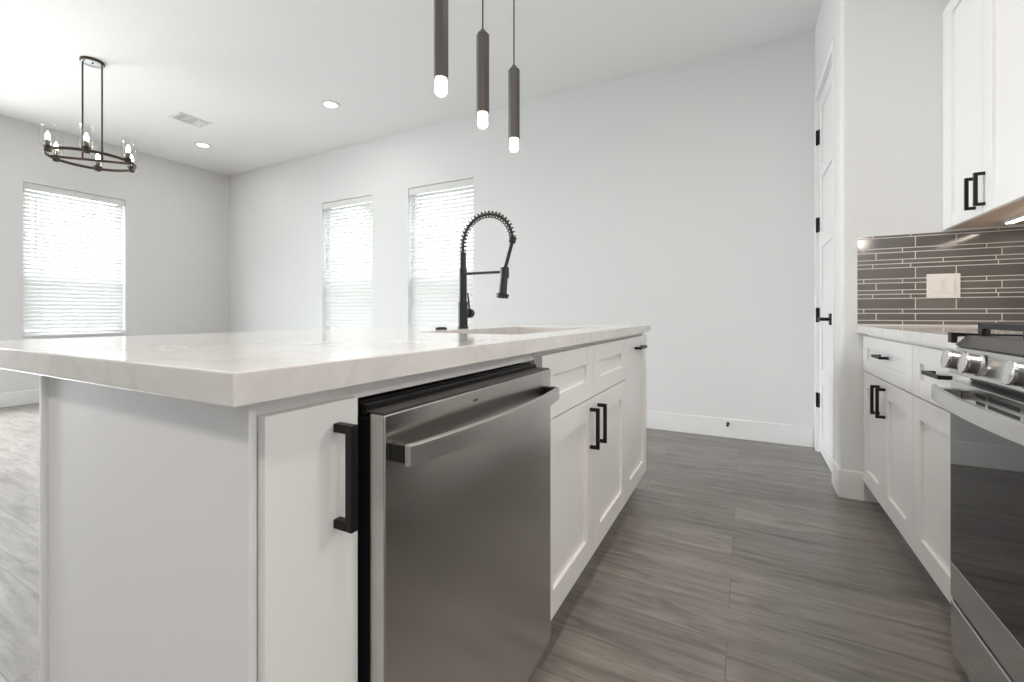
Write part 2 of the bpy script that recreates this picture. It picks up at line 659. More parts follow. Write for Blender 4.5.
# ------------------------------------------------------------------ windows and blinds
def make_window(n, along, a0, a1, face, out_dir, label):
    """along 'x' or 'y'; face = inner wall plane; out_dir = +1/-1 outward"""
    def bx(mb, p0, p1, d0, d1, z0, z1):
        q0, q1 = face + out_dir * d0, face + out_dir * d1
        if along == 'x': mb.box(p0, p1, q0, q1, z0, z1)
        else: mb.box(q0, q1, p0, p1, z0, z1)
    cx = (a0 + a1) / 2
    loc = (cx, face + out_dir * 0.13, WB) if along == 'x' else (face + out_dir * 0.13, cx, WB)
    w = bpy.data.objects.new('window_%d' % n, None)
    w.location = loc
    C.objects.link(w)
    tag(w, label, 'window', kind='structure')
    fw = 0.045
    mb = MB()
    bx(mb, a0, a0 + fw, 0.09, 0.155, WB, WT)
    bx(mb, a1 - fw, a1, 0.09, 0.155, WB, WT)
    bx(mb, a0 + fw, a1 - fw, 0.09, 0.155, WB, WB + fw)
    bx(mb, a0 + fw, a1 - fw, 0.09, 0.155, WT - fw, WT)
    mb.build('window_frame', 'vinyl_white', w, bevel=0.002)
    mb = MB()
    bx(mb, a0 + fw, a1 - fw, 0.095, 0.13, WRAIL - 0.025, WRAIL + 0.025)
    mb.build('meeting_rail', 'vinyl_white', w, bevel=0.002)
    for z0, z1, d in ((WB + fw, WRAIL - 0.025, 0.110), (WRAIL + 0.025, WT - fw, 0.125)):
        mb = MB()
        bx(mb, a0 + fw, a1 - fw, d, d + 0.004, z0, z1)
        mb.build('pane', 'window_glass', w)
    mb = MB()
    bx(mb, a0 + fw, a1 - fw, 0.142, 0.1425, WB + fw, WRAIL)
    mb.build('insect_screen', 'insect_screen', w)
    mb = MB()
    bx(mb, a0 - 0.03 if False else a0, a1, -0.02, 0.09, WB - 0.0, WB + 0.018)
    mb.build('window_sill', 'trim_paint', w, bevel=0.003)
    return w


def make_blind(along, a0, a1, face, out_dir, tilt, label, wand_at, group=None):
    def P(p, d, z):
        q = face + out_dir * d
        return (p, q, z) if along == 'x' else (q, p, z)

    def bx(mb, p0, p1, d0, d1, z0, z1):
        A, B = P(p0, d0, z0), P(p1, d1, z1)
        mb.box(A[0], B[0], A[1], B[1], A[2], B[2])
    root = thing('window_blind', P((a0 + a1) / 2, 0.045, WT), label, 'blind', group)
    g = 0.006
    b0, b1 = a0 + g, a1 - g
    mb = MB()
    bx(mb, b0, b1, 0.018, 0.07, WT - 0.055, WT - 0.004)
    mb.build('headrail', 'blind_white', root, bevel=0.002)
    mb = MB()
    bx(mb, b0 - 0.003, b1 + 0.003, 0.006, 0.016, WT - 0.078, WT - 0.005)
    mb.build('valance', 'blind_white', root, bevel=0.003)
    mb = MB()
    pitch, hw = 0.0435, 0.0245
    z = WT - 0.095
    zb = WB + 0.018 + 0.030
    ct, s_ = math.cos(tilt), math.sin(tilt)
    while z > zb + 0.03:
        dc = 0.044
        # slat: slightly crowned strip, room edge lower / outer edge higher
        ring = []
        for k in range(5):
            u = -1 + 2 * k / 4.0
            crown = 0.0025 * (1 - u * u)
            d = dc + u * hw * ct - crown * s_
            zz = z + u * hw * s_ + crown * ct
            ring.append((d, zz))
        th = 0.0026
        va = [mb.bm.verts.new(P(b0 + 0.004, d, zz)) for d, zz in ring]
        vb = [mb.bm.verts.new(P(b1 - 0.004, d, zz)) for d, zz in ring]
        va2 = [mb.bm.verts.new(P(b0 + 0.004, d + th * s_, zz - th * ct)) for d, zz in ring]
        vb2 = [mb.bm.verts.new(P(b1 - 0.004, d + th * s_, zz - th * ct)) for d, zz in ring]
        for k in range(4):
            mb._face([va[k], va[k + 1], vb[k + 1], vb[k]])
            mb._face([va2[k], vb2[k], vb2[k + 1], va2[k + 1]])
        mb._face([va[0], vb[0], vb2[0], va2[0]])
        mb._face([va[4], va2[4], vb2[4], vb[4]])
        mb._face([va[k] for k in range(5)] + [va2[k] for k in range(4, -1, -1)])
        mb._face([vb[k] for k in range(5)] + [vb2[k] for k in range(4, -1, -1)])
        z -= pitch
    mb.build('slats', 'blind_white', root)
    mb = MB()
    bx(mb, b0, b1, 0.022, 0.066, zb - 0.014, zb + 0.006)
    mb.build('bottom_rail', 'blind_white', root, bevel=0.003)
    for f in (0.15, 0.85):
        mb = MB()
        p = b0 + (b1 - b0) * f
        for d in (0.017, 0.071):
            mb.rod(P(p, d, WT - 0.06), P(p, d, zb), 0.0012, 6)
        mb.build('ladder_cord', 'blind_white', root)
    mb = MB()
    mb.rod(P(wand_at, 0.002, WT - 0.075), P(wand_at, 0.0, WT - 0.79), 0.0045, 8)
    mb.rod(P(wand_at, 0.008, WT - 0.055), P(wand_at, 0.002, WT - 0.075), 0.003, 6)
    mb.build('tilt_wand', 'vinyl_white', root)
    return root


make_window(1, 'x', *W1, YB, 1, 'left window of the two in the long back wall')
make_window(2, 'x', *W2, YB, 1, 'right window of the two in the back wall, behind the faucet')
make_window(3, 'y', *W3, XL, -1, 'wide window alone in the left wall')
TL = math.radians(56)
make_blind('x', *W1, YB, 1, TL, 'white slatted blind in the narrow looking left window of the long back wall', W1[0] + 0.10, 'white slatted window blinds')
make_blind('x', *W2, YB, 1, TL, 'white slatted blind in the back wall window directly behind the black faucet', W2[0] + 0.10, 'white slatted window blinds')
make_blind('y', *W3, XL, -1, math.radians(61), 'white slatted blind on the left wall window under the chandelier, with hanging wand', W3[0] + 0.10, 'white slatted window blinds')

# ------------------------------------------------------------------ outside
mb = MB().box(-16, 10, -14, 16, -0.35, -0.15)
struct('ground', mb, 'lawn', 'grassy yard outside the windows', 'ground')
mb = MB()
x = -9.0
while x < 1.0:
    mb.box(x, x + 0.138, 7.6, 7.62, -0.15, 1.75 + random.uniform(-0.01, 0.01))
    x += 0.143
fence = thing('privacy_fence', (-4, 7.6, -0.15), 'brown board fence outside seen through the back wall blinds', 'fence')
mb.build('boards', 'fence_wood', fence)
for z in (0.1, 0.8, 1.45):
    MB().box(-9, 1, 7.62, 7.66, z, z + 0.09).build('rail', 'fence_wood', fence)

plain('siding', (0.62, 0.61, 0.58), 0.8, var=0.08, bscale=3)
plain('roof_shingle', (0.30, 0.28, 0.27), 0.9, var=0.4, bscale=25)
t_ = thing('added_house', (-4, 10.2, -0.15), 'pale house added beyond the fence to dim the back wall windows', 'house')  # house added to cut the sky brightness behind the back blinds
mb = MB()
for k in range(24):
    z0 = -0.15 + k * 0.2
    mb.box(-7.5, 3.0, 10.0 + 0.002 * (k % 2), 14, z0, z0 + 0.2)
mb.build('wall', 'siding', t_)
mb = MB()
va = [mb.bm.verts.new(p) for p in ((-7.9, 9.6, 4.6), (3.4, 9.6, 4.6), (3.4, 12, 6.4), (-7.9, 12, 6.4), (-7.9, 14.4, 4.6), (3.4, 14.4, 4.6))]
for q in ((0, 1, 2, 3), (3, 2, 5, 4), (0, 3, 4), (1, 5, 2), (0, 4, 5, 1)):
    mb._face([va[k] for k in q])
mb.build('roof', 'roof_shingle', t_)


def make_tree(x, y, h, r, seed, label):
    rnd = random.Random(seed)
    t_ = thing('garden_tree', (x, y, -0.15), label, 'tree', 'trees outside the windows')
    mb = MB().sweep([(x, y, -0.15), (x + 0.05, y, h * 0.35), (x - 0.04, y + 0.05, h * 0.8)], [0.09, 0.07, 0.02], 8)
    for k in range(7):
        a = rnd.uniform(0, 6.28)
        zb = h * rnd.uniform(0.3, 0.65)
        mb.sweep([(x, y, zb), (x + math.cos(a) * r * 0.5, y + math.sin(a) * r * 0.5, zb + 0.5), (x + math.cos(a) * r * 0.8, y + math.sin(a) * r * 0.8, zb + 0.8)], [0.035, 0.02, 0.008], 6)
    mb.build('trunk', 'bark', t_)
    mb = MB()
    for k in range(1500):
        while True:
            p = Vector((rnd.uniform(-1, 1), rnd.uniform(-1, 1), rnd.uniform(-1, 1)))
            if 0.25 < p.length < 1: break
        c_ = Vector((x + p.x * r, y + p.y * r, h * 0.62 + p.z * h * 0.40))
        u = Vector((rnd.gauss(0, 1), rnd.gauss(0, 1), rnd.gauss(0, 1))).normalized()
        w = u.orthogonal().normalized()
        L_ = rnd.uniform(0.07, 0.13)
        vs = [mb.bm.verts.new(q) for q in (c_ - u * L_, c_ + w * L_ * 0.45, c_ + u * L_, c_ - w * L_ * 0.45)]
        mb._face(vs)
    mb.build('leaves', 'leaf_green', t_)


make_tree(-8.6, 8.9, 4.6, 1.5, 3, 'leafy green tree outside the left of the two back wall windows')
make_tree(-12.6, 9.2, 5.2, 1.7, 5, 'leafy green tree standing farthest left beyond the yard fence')

# ------------------------------------------------------------------ cabinet pieces
STILE = 0.076


def shaker(mb, x, sx, y0, y1, z0, z1, rail=STILE, stile=STILE, th=0.020, rec=0.011):
    """five piece front; x = front face, sx = +1 faces +x"""
    xb = x - sx * th
    mb.box(xb, x, y0, y0 + stile, z0, z1)
    mb.box(xb, x, y1 - stile, y1, z0, z1)
    g = 0.0006
    mb.box(xb, x - sx * 0.0004, y0 + stile + g, y1 - stile - g, z0, z0 + rail)
    mb.box(xb, x - sx * 0.0004, y0 + stile + g, y1 - stile - g, z1 - rail, z1)
    mb.box(xb + sx * 0.004, x - sx * rec, y0 + stile - 0.0, y1 - stile + 0.0, z0 + rail - 0.002, z1 - rail + 0.002)
    return mb


def pull_v(x, sx, y, z0, z1, parent, off=0.034, w=0.012):
    mb = MB()
    mb.box(x + sx * (off - w), x + sx * off, y - w / 2, y + w / 2, z0, z1)
    for zz in (z0, z1 - w):
        mb.box(x, x + sx * (off - w), y - w / 2, y + w / 2, zz, zz + w)
    return mb.build('handle', 'matte_black', parent, bevel=0.0012)


def pull_h(x, sx, y0, y1, z, parent, off=0.034, w=0.012):
    mb = MB()
    mb.box(x + sx * (off - w), x + sx * off, y0, y1, z - w / 2, z + w / 2)
    for yy in (y0, y1 - w):
        mb.box(x, x + sx * (off - w), yy, yy + w, z - w / 2, z + w / 2)
    return mb.build('handle', 'matte_black', parent, bevel=0.0012)


# ------------------------------------------------------------------ island
IX0, IX1 = -1.520, -0.471       # countertop
IY0, IY1 = 0.272, 2.548
CT0, CT1 = 0.877, 0.914
DF = -0.487                     # island door front plane
BF = DF - 0.020                 # box front plane
IBX = -1.088                     # island back panel outer face
PF = 0.305                      # end panel outer face

# end panel (near)
t_ = thing('end_panel', (-0.8, PF + 0.004, 0), 'wide plain white panel closing the near end of the island', 'panel')
MB().box(IBX + 0.0125, BF + 0.008, PF, PF + 0.010, 0, CT0 - 0.001).build('panel', 'cabinet_side', t_, bevel=0.0015)
t_ = thing('back_panel', (IBX, 1.4, 0), 'white panel along the seating side of the island, its edge showing at left', 'panel')
MB().box(IBX, IBX + 0.012, PF - 0.008, IY1 - 0.03, 0, CT0 - 0.001).build('panel', 'cabinet_side', t_, bevel=0.003)

# narrow filler cabinet
t_ = thing('base_cabinet', (-0.8, 0.38, 0), 'narrow flat fronted white island cabinet left of the dishwasher', 'cabinet')
MB().box(IBX + 0.014, BF, PF + 0.0115, 0.457, 0.105, CT0 - 0.002).box(IBX + 0.014, -0.56, PF + 0.0115, 0.457, 0, 0.105).build('body', 'cabinet_white', t_, bevel=0.001)
d_ = MB().box(BF + 0.0005, DF, 0.3165, 0.454, 0.108, 0.857).build('door', 'cabinet_white', t_, bevel=0.0012)
pull_v(DF, 1, 0.417, 0.689, 0.829, d_)

# strip above the dishwasher
t_ = thing('filler_strip', (BF - 0.01, 0.77, 0.85), 'white filler strip between countertop and dishwasher top', 'filler')
MB().box(BF - 0.03, BF - 0.004, 0.459, 1.093, 0.850, CT0 - 0.001).build('strip', 'cabinet_white', t_)

# sink base cabinet
SY0, SYM, SY1 = 1.097, 1.558, 2.044
t_ = thing('base_cabinet', (-0.8, 1.57, 0), 'two door white island cabinet under the sink with false drawer fronts', 'cabinet')
mb = MB().box(IBX + 0.014, BF, SY0 - 0.004, SY0 + 0.014, 0.105, CT0 - 0.002)
mb.box(IBX + 0.014, BF, SY1 - 0.014, SY1 + 0.001, 0.105, CT0 - 0.002)
mb.box(IBX + 0.014, BF, SY0 + 0.014, SY1 - 0.014, 0.105, 0.12)
mb.box(BF - 0.018, BF, SY0 + 0.014, SY1 - 0.014, 0.66, CT0 - 0.002)
mb.box(BF - 0.018, BF, SYM - 0.02, SYM + 0.02, 0.12, 0.66)
mb.box(IBX + 0.014, -0.56, SY0 - 0.004, SY1, 0, 0.105)
mb.build('body', 'cabinet_white', t_)
for y0, y1 in ((SY0, SYM - 0.002), (SYM + 0.002, SY1)):
    shaker(MB(), DF, 1, y0, y1, 0.678, 0.861, rail=0.062).build('drawer_front', 'cabinet_white', t_, bevel=0.0008)
    d_ = shaker(MB(), DF, 1, y0, y1, 0.108, 0.674).build('door', 'cabinet_white', t_, bevel=0.0008)
    pull_v(DF, 1, 1.513 if y0 == SY0 else 1.603, 0.500, 0.644, d_)

# pull-out cabinet at far end
t_ = thing('base_cabinet', (-0.8, 2.28, 0), 'tall single door white cabinet at far end of the island with a sideways pull', 'cabinet')
mb = MB().box(IBX + 0.014, BF, SY1 + 0.002, 2.514, 0.105, CT0 - 0.002).box(IBX + 0.014, -0.56, SY1 + 0.002, 2.514, 0, 0.105)
mb.build('body', 'cabinet_white', t_)
d_ = shaker(MB(), DF, 1, SY1 + 0.004, 2.513, 0.108, 0.861).build('door', 'cabinet_white', t_, bevel=0.0008)
pull_h(DF, 1, 2.215, 2.365, 0.806, d_)

# countertop with sink cut-out
SX0, SX1, KY0, KY1 = -0.985, -0.600, 1.165, 1.905


def rrect(x0, x1, y0, y1, r, n=6):
    pts = []
    for cx, cy, a in ((x1 - r, y1 - r, 0), (x0 + r, y1 - r, 90), (x0 + r, y0 + r, 180), (x1 - r, y0 + r, 270)):
        for k in range(n + 1):
            t = math.radians(a + 90.0 * k / n)
            pts.append((cx + r * math.cos(t), cy + r * math.sin(t)))
    return pts


def slab_with_hole(outer, inner, z0, z1):
    mb = MB()
    bm = mb.bm
    def loop(pts, z):
        vs = [bm.verts.new((x, y, z)) for x, y in pts]
        es = [bm.edges.new((vs[i], vs[(i + 1) % len(vs)])) for i in range(len(vs))]
        return vs, es
    tops = []
    for z in (z0, z1):
        ov, oe = loop(outer, z)
        iv, ie = loop(inner, z)
        bmesh.ops.triangle_fill(bm, edges=oe + ie, use_beauty=True)
        tops.append((ov, iv))
    for j in (0, 1):
        a, b_ = tops[0][j], tops[1][j]
        n = len(a)
        for k in range(n):
            mb._face([a[k], a[(k + 1) % n], b_[(k + 1) % n], b_[k]])
    return mb


mb = slab_with_hole([(IX0, IY0), (IX1, IY0), (IX1, IY1), (IX0, IY1)], rrect(SX0, SX1, KY0, KY1, 0.03), CT0, CT1)
ct = mb.build('island_countertop', 'quartz', bevel=0.002, origin=(-1.0, 1.4, CT0))
tag(ct, 'long white quartz countertop on the island with sink cut-out', 'countertop')

# undermount sink
t_ = thing('kitchen_sink', (-0.79, 1.535, 0.67), 'stainless undermount sink set into the island countertop', 'sink')
mb = MB()
o1 = rrect(SX0 - 0.012, SX1 + 0.012, KY0 - 0.012, KY1 + 0.012, 0.035)
i1 = rrect(SX0 + 0.004, SX1 - 0.004, KY0 + 0.004, KY1 - 0.004, 0.03)
i2 = rrect(SX0 + 0.012, SX1 - 0.012, KY0 + 0.012, KY1 - 0.012, 0.03)
loops = []
for pts, z in ((o1, CT0 - 0.0005), (i1, CT0 - 0.0005), (i2, 0.69), (o1, 0.68), ):
    loops.append([mb.bm.verts.new((x, y, z)) for x, y in pts])
n = len(o1)
for a, b_ in ((0, 1), (1, 2), (3, 0)):
    for k in range(n):
        mb._face([loops[a][k], loops[a][(k + 1) % n], loops[b_][(k + 1) % n], loops[b_][k]])
mb._face(loops[2])
mb._face(loops[3][::-1])
mb.build('basin', 'sink_steel', t_)
MB().lathe((-0.80, 1.535, 0.689), (0, 0, 1), [(0, 0.045), (0.003, 0.045), (0.004, 0.03), (0.002, 0.02), (0.002, 0)]).build('drain', 'chrome', t_)

# faucet
FX, FY = -1.075, 1.584
t_ = thing('kitchen_faucet', (FX, FY, CT1), 'black spring neck kitchen faucet standing behind the sink', 'faucet')
MB().lathe((FX, FY, CT1), (0, 0, 1), [(0, 0.0235), (0.006, 0.0235), (0.007, 0.0205), (0.112, 0.0205), (0.114, 0.0165), (0.256, 0.0165), (0.258, 0.0135), (0.325, 0.0135), (0.327, 0.009)], 24).build('body', 'faucet_black', t_, smooth=True)
# arch centre line
arc = []
z_s, z_top, AR = 1.236, 1.390, 0.1215
for k in range(49):
    a = math.pi * (1 - k / 48.0 * 1.0)
    cx = FX + AR
    px = cx + AR * math.cos(a)
    zz = 1.252 + (z_top - 1.252) * max(0.0, math.sin(a)) ** 0.85
    arc.append(Vector((px, FY, zz)))
arc = [Vector((FX, FY, z_s)), Vector((FX, FY, z_s + 0.012))] + arc[1:47]
# continue down towards the dock
tail_end = Vector((FX + 0.204, FY, 1.153))
MB().sweep(arc, 0.0058, 10).build('hose', 'faucet_black', t_, smooth=True)
# helical spring around the arch
dense = []
L = [0.0]
for a, b_ in zip(arc, arc[1:]): L.append(L[-1] + (b_ - a).length)
tot = L[-1]


def at(s):
    for i in range(len(arc) - 1):
        if L[i + 1] >= s or i == len(arc) - 2:
            f = (s - L[i]) / max(1e-9, L[i + 1] - L[i])
            return arc[i].lerp(arc[i + 1], f), (arc[i + 1] - arc[i]).normalized()
turns, per = 25, 14
sp = []
for k in range(turns * per + 1):
    p, d = at(tot * k / (turns * per))
    side = Vector((0, 1, 0))
    nrm = d.cross(side)
    a = 2 * math.pi * k / per
    sp.append(p + (side * math.cos(a) + nrm * math.sin(a)) * 0.0130)
MB().sweep(sp, 0.0026, 6).build('spring', 'faucet_black', t_, smooth=True)
end = arc[-1]
dv = (tail_end - end).normalized()
MB().lathe(end - dv * 0.012, dv, [(0, 0.012), (0.002, 0.014), (0.026, 0.014), (0.028, 0.011)], 18).build('spring_collar', 'faucet_black', t_, smooth=True)
mb = MB().rod(end, tail_end, 0.0075, 12)
mb.build('lower_hose', 'faucet_black', t_, smooth=True)
hd = Vector((-0.10, 0, -1)).normalized()
MB().lathe(tail_end + hd * -0.012, hd, [(0, 0.010), (0.003, 0.0135), (0.035, 0.0135), (0.045, 0.0155), (0.105, 0.0175), (0.108, 0.0265), (0.122, 0.0265), (0.126, 0.022)], 22).build('spray_head', 'faucet_black', t_, smooth=True)
mb = MB()
mb.rod((FX + 0.012, FY, 1.147), (tail_end.x - 0.016, FY, 1.147), 0.0055, 12)
mb.lathe((tail_end.x, FY, 1.121), (0, 0, 1), [(0, 0.0185), (0.044, 0.0185)], 20)
mb.build('support_arm', 'faucet_black', t_, smooth=True)
mb = MB()
mb.lathe((FX, FY + 0.018, 0.978), (0, 1, 0), [(0, 0.012), (0.018, 0.012), (0.020, 0.020), (0.044, 0.020), (0.048, 0.016)], 20)
mb.rod((FX, FY + 0.052, 0.985), (FX - 0.006, FY + 0.046, 1.068), 0.0045, 10, 0.0035)
mb.build('lever', 'faucet_black', t_, smooth=True)

# air switch
bt = MB().lathe((-1.075, 1.43, CT1), (0, 0, 1), [(0, 0.023), (0.006, 0.023), (0.008, 0.019), (0.009, 0.014), (0.010, 0)], 24).build('air_switch', 'matte_black', smooth=True, origin=(-1.075, 1.43, CT1))
tag(bt, 'small round black button on the countertop beside the faucet', 'button')

# ------------------------------------------------------------------ dishwasher
DX = -0.449
DY_0, DY_1 = 0.4665, 1.066
t_ = thing('dishwasher', (-0.8, 0.767, 0), 'stainless dishwasher with a bowed bar handle built into the island', 'dishwasher')
MB().box(IBX + 0.016, -0.512, DY_0 - 0.002, DY_1 + 0.004, 0.02, 0.842).build('tub', 'black_plastic', t_)
mb = MB().box(-0.478, DX, DY_0, DY_1, 0.122, 0.832)
mb.build('door', 'stainless', t_, bevel=0.002)
mb = MB().box(-0.511, -0.4785, DY_0 + 0.002, DY_1 - 0.002, 0.122, 0.826)
mb.build('door_liner', 'black_plastic', t_)
mb = MB().box(-0.487, -0.452, DY_0 + 0.003, DY_1 - 0.003, 0.8325, 0.8350)
mb.build('control_strip', 'gunmetal', t_)
mb = MB().box(-0.500, -0.488, DY_0 + 0.006, DY_1 - 0.006, 0.827, 0.842).box(-0.511, -0.504, DY_0 + 0.006, DY_1 - 0.006, 0.827, 0.846)
mb.build('door_seal', 'black_plastic', t_)
mb = MB().box(-0.56, -0.545, DY_0, DY_1, 0.0, 0.118)
mb.build('toe_panel', 'black_plastic', t_)
# bowed handle
mb = MB()
n = 28
hy0, hy1 = 0.479, 1.054
prev = None
for k in range(n + 1):
    f = k / n
    y = hy0 + (hy1 - hy0) * f
    bow = 1 - (2 * f - 1) ** 2
    xf = -0.414 + 0.022 * bow - 0.006 * f
    zt = 0.7915 - 0.003 * f
    zb = zt - 0.0305 - 0.005 * math.sin(math.pi * f)
    ring = [mb.bm.verts.new(p) for p in ((xf - 0.009, y, zb), (xf, y, zb + 0.001), (xf, y, zt - 0.001), (xf - 0.009, y, zt))]
    if prev:
        for j in range(4): mb._face([prev[j], prev[(j + 1) % 4], ring[(j + 1) % 4], ring[j]])
    else: mb._face(ring[::-1])
    prev = ring
mb._face(prev)
hb = mb.build('handle', 'satin_steel', t_, bevel=0.001)
for y0, y1, xf in ((0.4795, 0.497, -0.4235), (1.036, 1.0535, -0.4285)):
    MB().box(DX, xf + 0.001, y0, y1, 0.764, 0.7895).build('end_cap', 'black_plastic', hb, bevel=0.002)
MB().box(DX, DX + 0.0006, 0.697, 0.711, 0.8115, 0.8155).build('badge', 'gunmetal', t_)

# ------------------------------------------------------------------ right hand base run
RF = 0.540            # door front plane (faces -x)
RB = RF + 0.020
RYW = PY
UA0, UA1 = 2.128, 2.896
t_ = thing('base_cabinet', (0.85, 2.5, 0), 'white two door cabinet with one drawer beside the pantry wall', 'cabinet')
mb = MB().box(RB, XR - 0.002, UA0 - 0.003, RYW - 0.002, 0.105, CT0 - 0.002).box(RB + 0.055, XR - 0.002, UA0 - 0.003, RYW - 0.002, 0, 0.105)
mb.box(RF + 0.002, RB, UA1 + 0.003, RYW - 0.002, 0.105, CT0 - 0.002)
mb.build('body', 'cabinet_white', t_)
d_ = shaker(MB(), RF, -1, UA0, UA1, 0.682, 0.861, rail=0.060).build('drawer', 'cabinet_white', t_, bevel=0.0008)
pull_h(RF, -1, 2.425, 2.56, 0.785, d_)
UM = 2.521
for y0, y1, hy in ((UM + 0.0015, UA1, 2.576), (UA0, UM - 0.0015, 2.485)):
    d_ = shaker(MB(), RF, -1, y0, y1, 0.108, 0.678).build('door', 'cabinet_white', t_, bevel=0.0008)
    pull_v(RF, -1, hy, 0.515, 0.648, d_)
UB0, UB1 = 1.648, 2.124
t_ = thing('base_cabinet', (0.85, 1.88, 0), 'white single door cabinet with one drawer right beside the range', 'cabinet')
mb = MB().box(RB, XR - 0.002, UB0 - 0.002, UB1 + 0.0005, 0.105, CT0 - 0.002).box(RB + 0.055, XR - 0.002, UB0 - 0.002, UB1 + 0.0005, 0, 0.105)
mb.build('body', 'cabinet_white', t_)
d_ = shaker(MB(), RF, -1, UB0, UB1, 0.682, 0.861, rail=0.060).build('drawer', 'cabinet_white', t_, bevel=0.0008)
pull_h(RF, -1, 1.765, 1.906, 0.785, d_)
d_ = shaker(MB(), RF, -1, UB0, UB1, 0.108, 0.678).build('door', 'cabinet_white', t_, bevel=0.0008)

mb = MB().box(0.513, XR - 0.002, 1.646, PY - 0.0015, CT0, CT1)
ct = mb.build('wall_countertop', 'quartz', bevel=0.002, origin=(0.85, 2.25, CT0))
tag(ct, 'white quartz countertop in front of the tiled backsplash', 'countertop')

# ------------------------------------------------------------------ mosaic backsplash
def mosaic(along, face, d, a0, a1, z0, z1, mb):
    """strips of glass tile in a repeating five row sheet"""
    rows = [0.0505, 0.0168, 0.0320, 0.0168, 0.0168]
    joints = [tuple(v + q for q in (0.0, 0.615, 1.23, 1.845) for v in base_row) for base_row in ((0.233, 0.384), (0.027, 0.183, 0.490), (0.078, 0.233, 0.542), (0.183, 0.337, 0.522), (0.064, 0.215, 0.530))]
    g = 0.0044
    th = 0.0012
    seq = [4] + [0, 1, 2, 3, 4] * 6
    top = z1
    first = True
    for r in seq:
        h = 0.0095 if first else rows[r]
        first = False
        zt_, zb_ = top, top - h
        if zt_ < z0 + 0.004: break
        zb_ = max(zb_, z0)
        cuts = [0.0] + [j for j in joints[r] if j < (a1 - a0) - 0.01] + [a1 - a0]
        for c0, c1 in zip(cuts, cuts[1:]):
            p0 = a0 + c0 + (g / 2 if c0 else 0.001)
            p1 = a0 + c1 - (g / 2 if c1 < a1 - a0 else 0.001)
            if along == 'x': mb.box(p0, p1, face, face + d * th, zb_, zt_)
            else: mb.box(face, face + d * th, p0, p1, zb_, zt_)
        top = zb_ - g


TX0 = 0.516
t_ = thing('backsplash', (0.85, PY, CT1), 'grey brown glass strip mosaic backsplash with pale grout', 'backsplash')
MB().box(TX0, XR - 0.008, PY - 0.004, PY - 0.0005, CT1 + 0.001, 1.377).build('grout', 'grout', t_)
mb = MB()
mosaic('x', PY - 0.004, -1, TX0, XR - 0.010, CT1 + 0.002, 1.376, mb)
mb.build('tiles', 'tile_glass', t_)
# return on the right wall
t_ = thing('backsplash', (XR, 1.9, CT1), 'glass strip mosaic running along the right wall behind the range', 'backsplash')
MB().box(XR - 0.005, XR - 0.0005, 0.88, PY - 0.012, CT1 + 0.001, 1.377).build('grout', 'grout', t_)
mb = MB()
mosaic('y', XR - 0.005, -1, 0.88, PY - 0.012, CT1 + 0.002, 1.376, mb)
mb.build('tiles', 'tile_glass', t_)

# light switch
sy = PY - 0.0055
t_ = thing('light_switch', (0.852, sy, 1.112), 'white double rocker switch plate on the tiled backsplash', 'switch')
mb = MB().box(0.790, 0.914, sy - 0.006, sy, 1.052, 1.172)
mb.build('plate', 'switch_plastic', t_, bevel=0.003)
for x in (0.829, 0.875):
    mb = MB().box(x - 0.0185, x + 0.0185, sy - 0.0068, sy - 0.006, 1.076, 1.148)
    r_ = mb.build('rocker_frame', 'grout', t_)
    mb = MB().box(x - 0.0165, x + 0.0165, sy - 0.0095, sy - 0.0068, 1.079, 1.145)
    mb.build('rocker', 'switch_plastic', r_, bevel=0.001)

# ------------------------------------------------------------------ upper cabinet
UF = 0.849
UZ0, UZ1 = 1.384, 2.452
t_ = thing('upper_cabinet', (1.0, 2.5, UZ0), 'white two door wall cabinet hung above the tiled backsplash', 'cabinet')
mb = MB().box(UF + 0.020, XR - 0.002, UA0 - 0.003, PY - 0.002, UZ0 + 0.014, UZ1)
mb.box(UF + 0.002, UF + 0.020, 2.871, PY - 0.002, UZ0, UZ1)
mb.box(UF + 0.020, XR - 0.002, UA0 - 0.003, UA0 + 0.015, UZ0, UZ0 + 0.014)
mb.build('body', 'cabinet_white', t_, bevel=0.001)
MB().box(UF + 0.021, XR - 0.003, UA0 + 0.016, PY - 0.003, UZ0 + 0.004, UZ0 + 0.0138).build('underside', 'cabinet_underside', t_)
VM, VA1 = 2.482, 2.868
for y0, y1, hy in ((VM + 0.0015, VA1, 2.545), (UA0, VM - 0.0015, 2.462)):
    d_ = shaker(MB(), UF, -1, y0, y1, UZ0, UZ1 - 0.004, rail=0.062).build('door', 'cabinet_white', t_, bevel=0.0008)
    pull_v(UF, -1, hy, 1.412, 1.547, d_)
t_ = thing('cabinet_light', (1.02, 2.5, UZ0), 'slim warm light bar under the wall cabinet', 'light')
MB().box(1.008, 1.036, 2.25, 2.75, UZ0 - 0.010, UZ0 + 0.0038).build('housing', 'vinyl_white', t_, bevel=0.002)
MB().box(1.011, 1.033, 2.26, 2.74, UZ0 - 0.012, UZ0 - 0.0102).build('diffuser', 'strip_glow', t_)

# ------------------------------------------------------------------ range
GY0, GY1 = 0.882, 1.642
GF = 0.497
GB = XR - 0.014
t_ = thing('gas_range', (0.8, 1.254, 0), 'stainless gas range with front knobs and black glass oven door', 'range')
mb = MB().box(GF + 0.045, GB - 0.006, GY0 + 0.002, GY1 - 0.002, 0.03, 0.905)
mb.build('body', 'gunmetal', t_, bevel=0.002)
for x in (GF + 0.09, GB - 0.08):
    for y in (GY0 + 0.05, GY1 - 0.05):
        MB().rod((x, y, 0), (x, y, 0.03), 0.016).build('foot', 'black_plastic', t_)
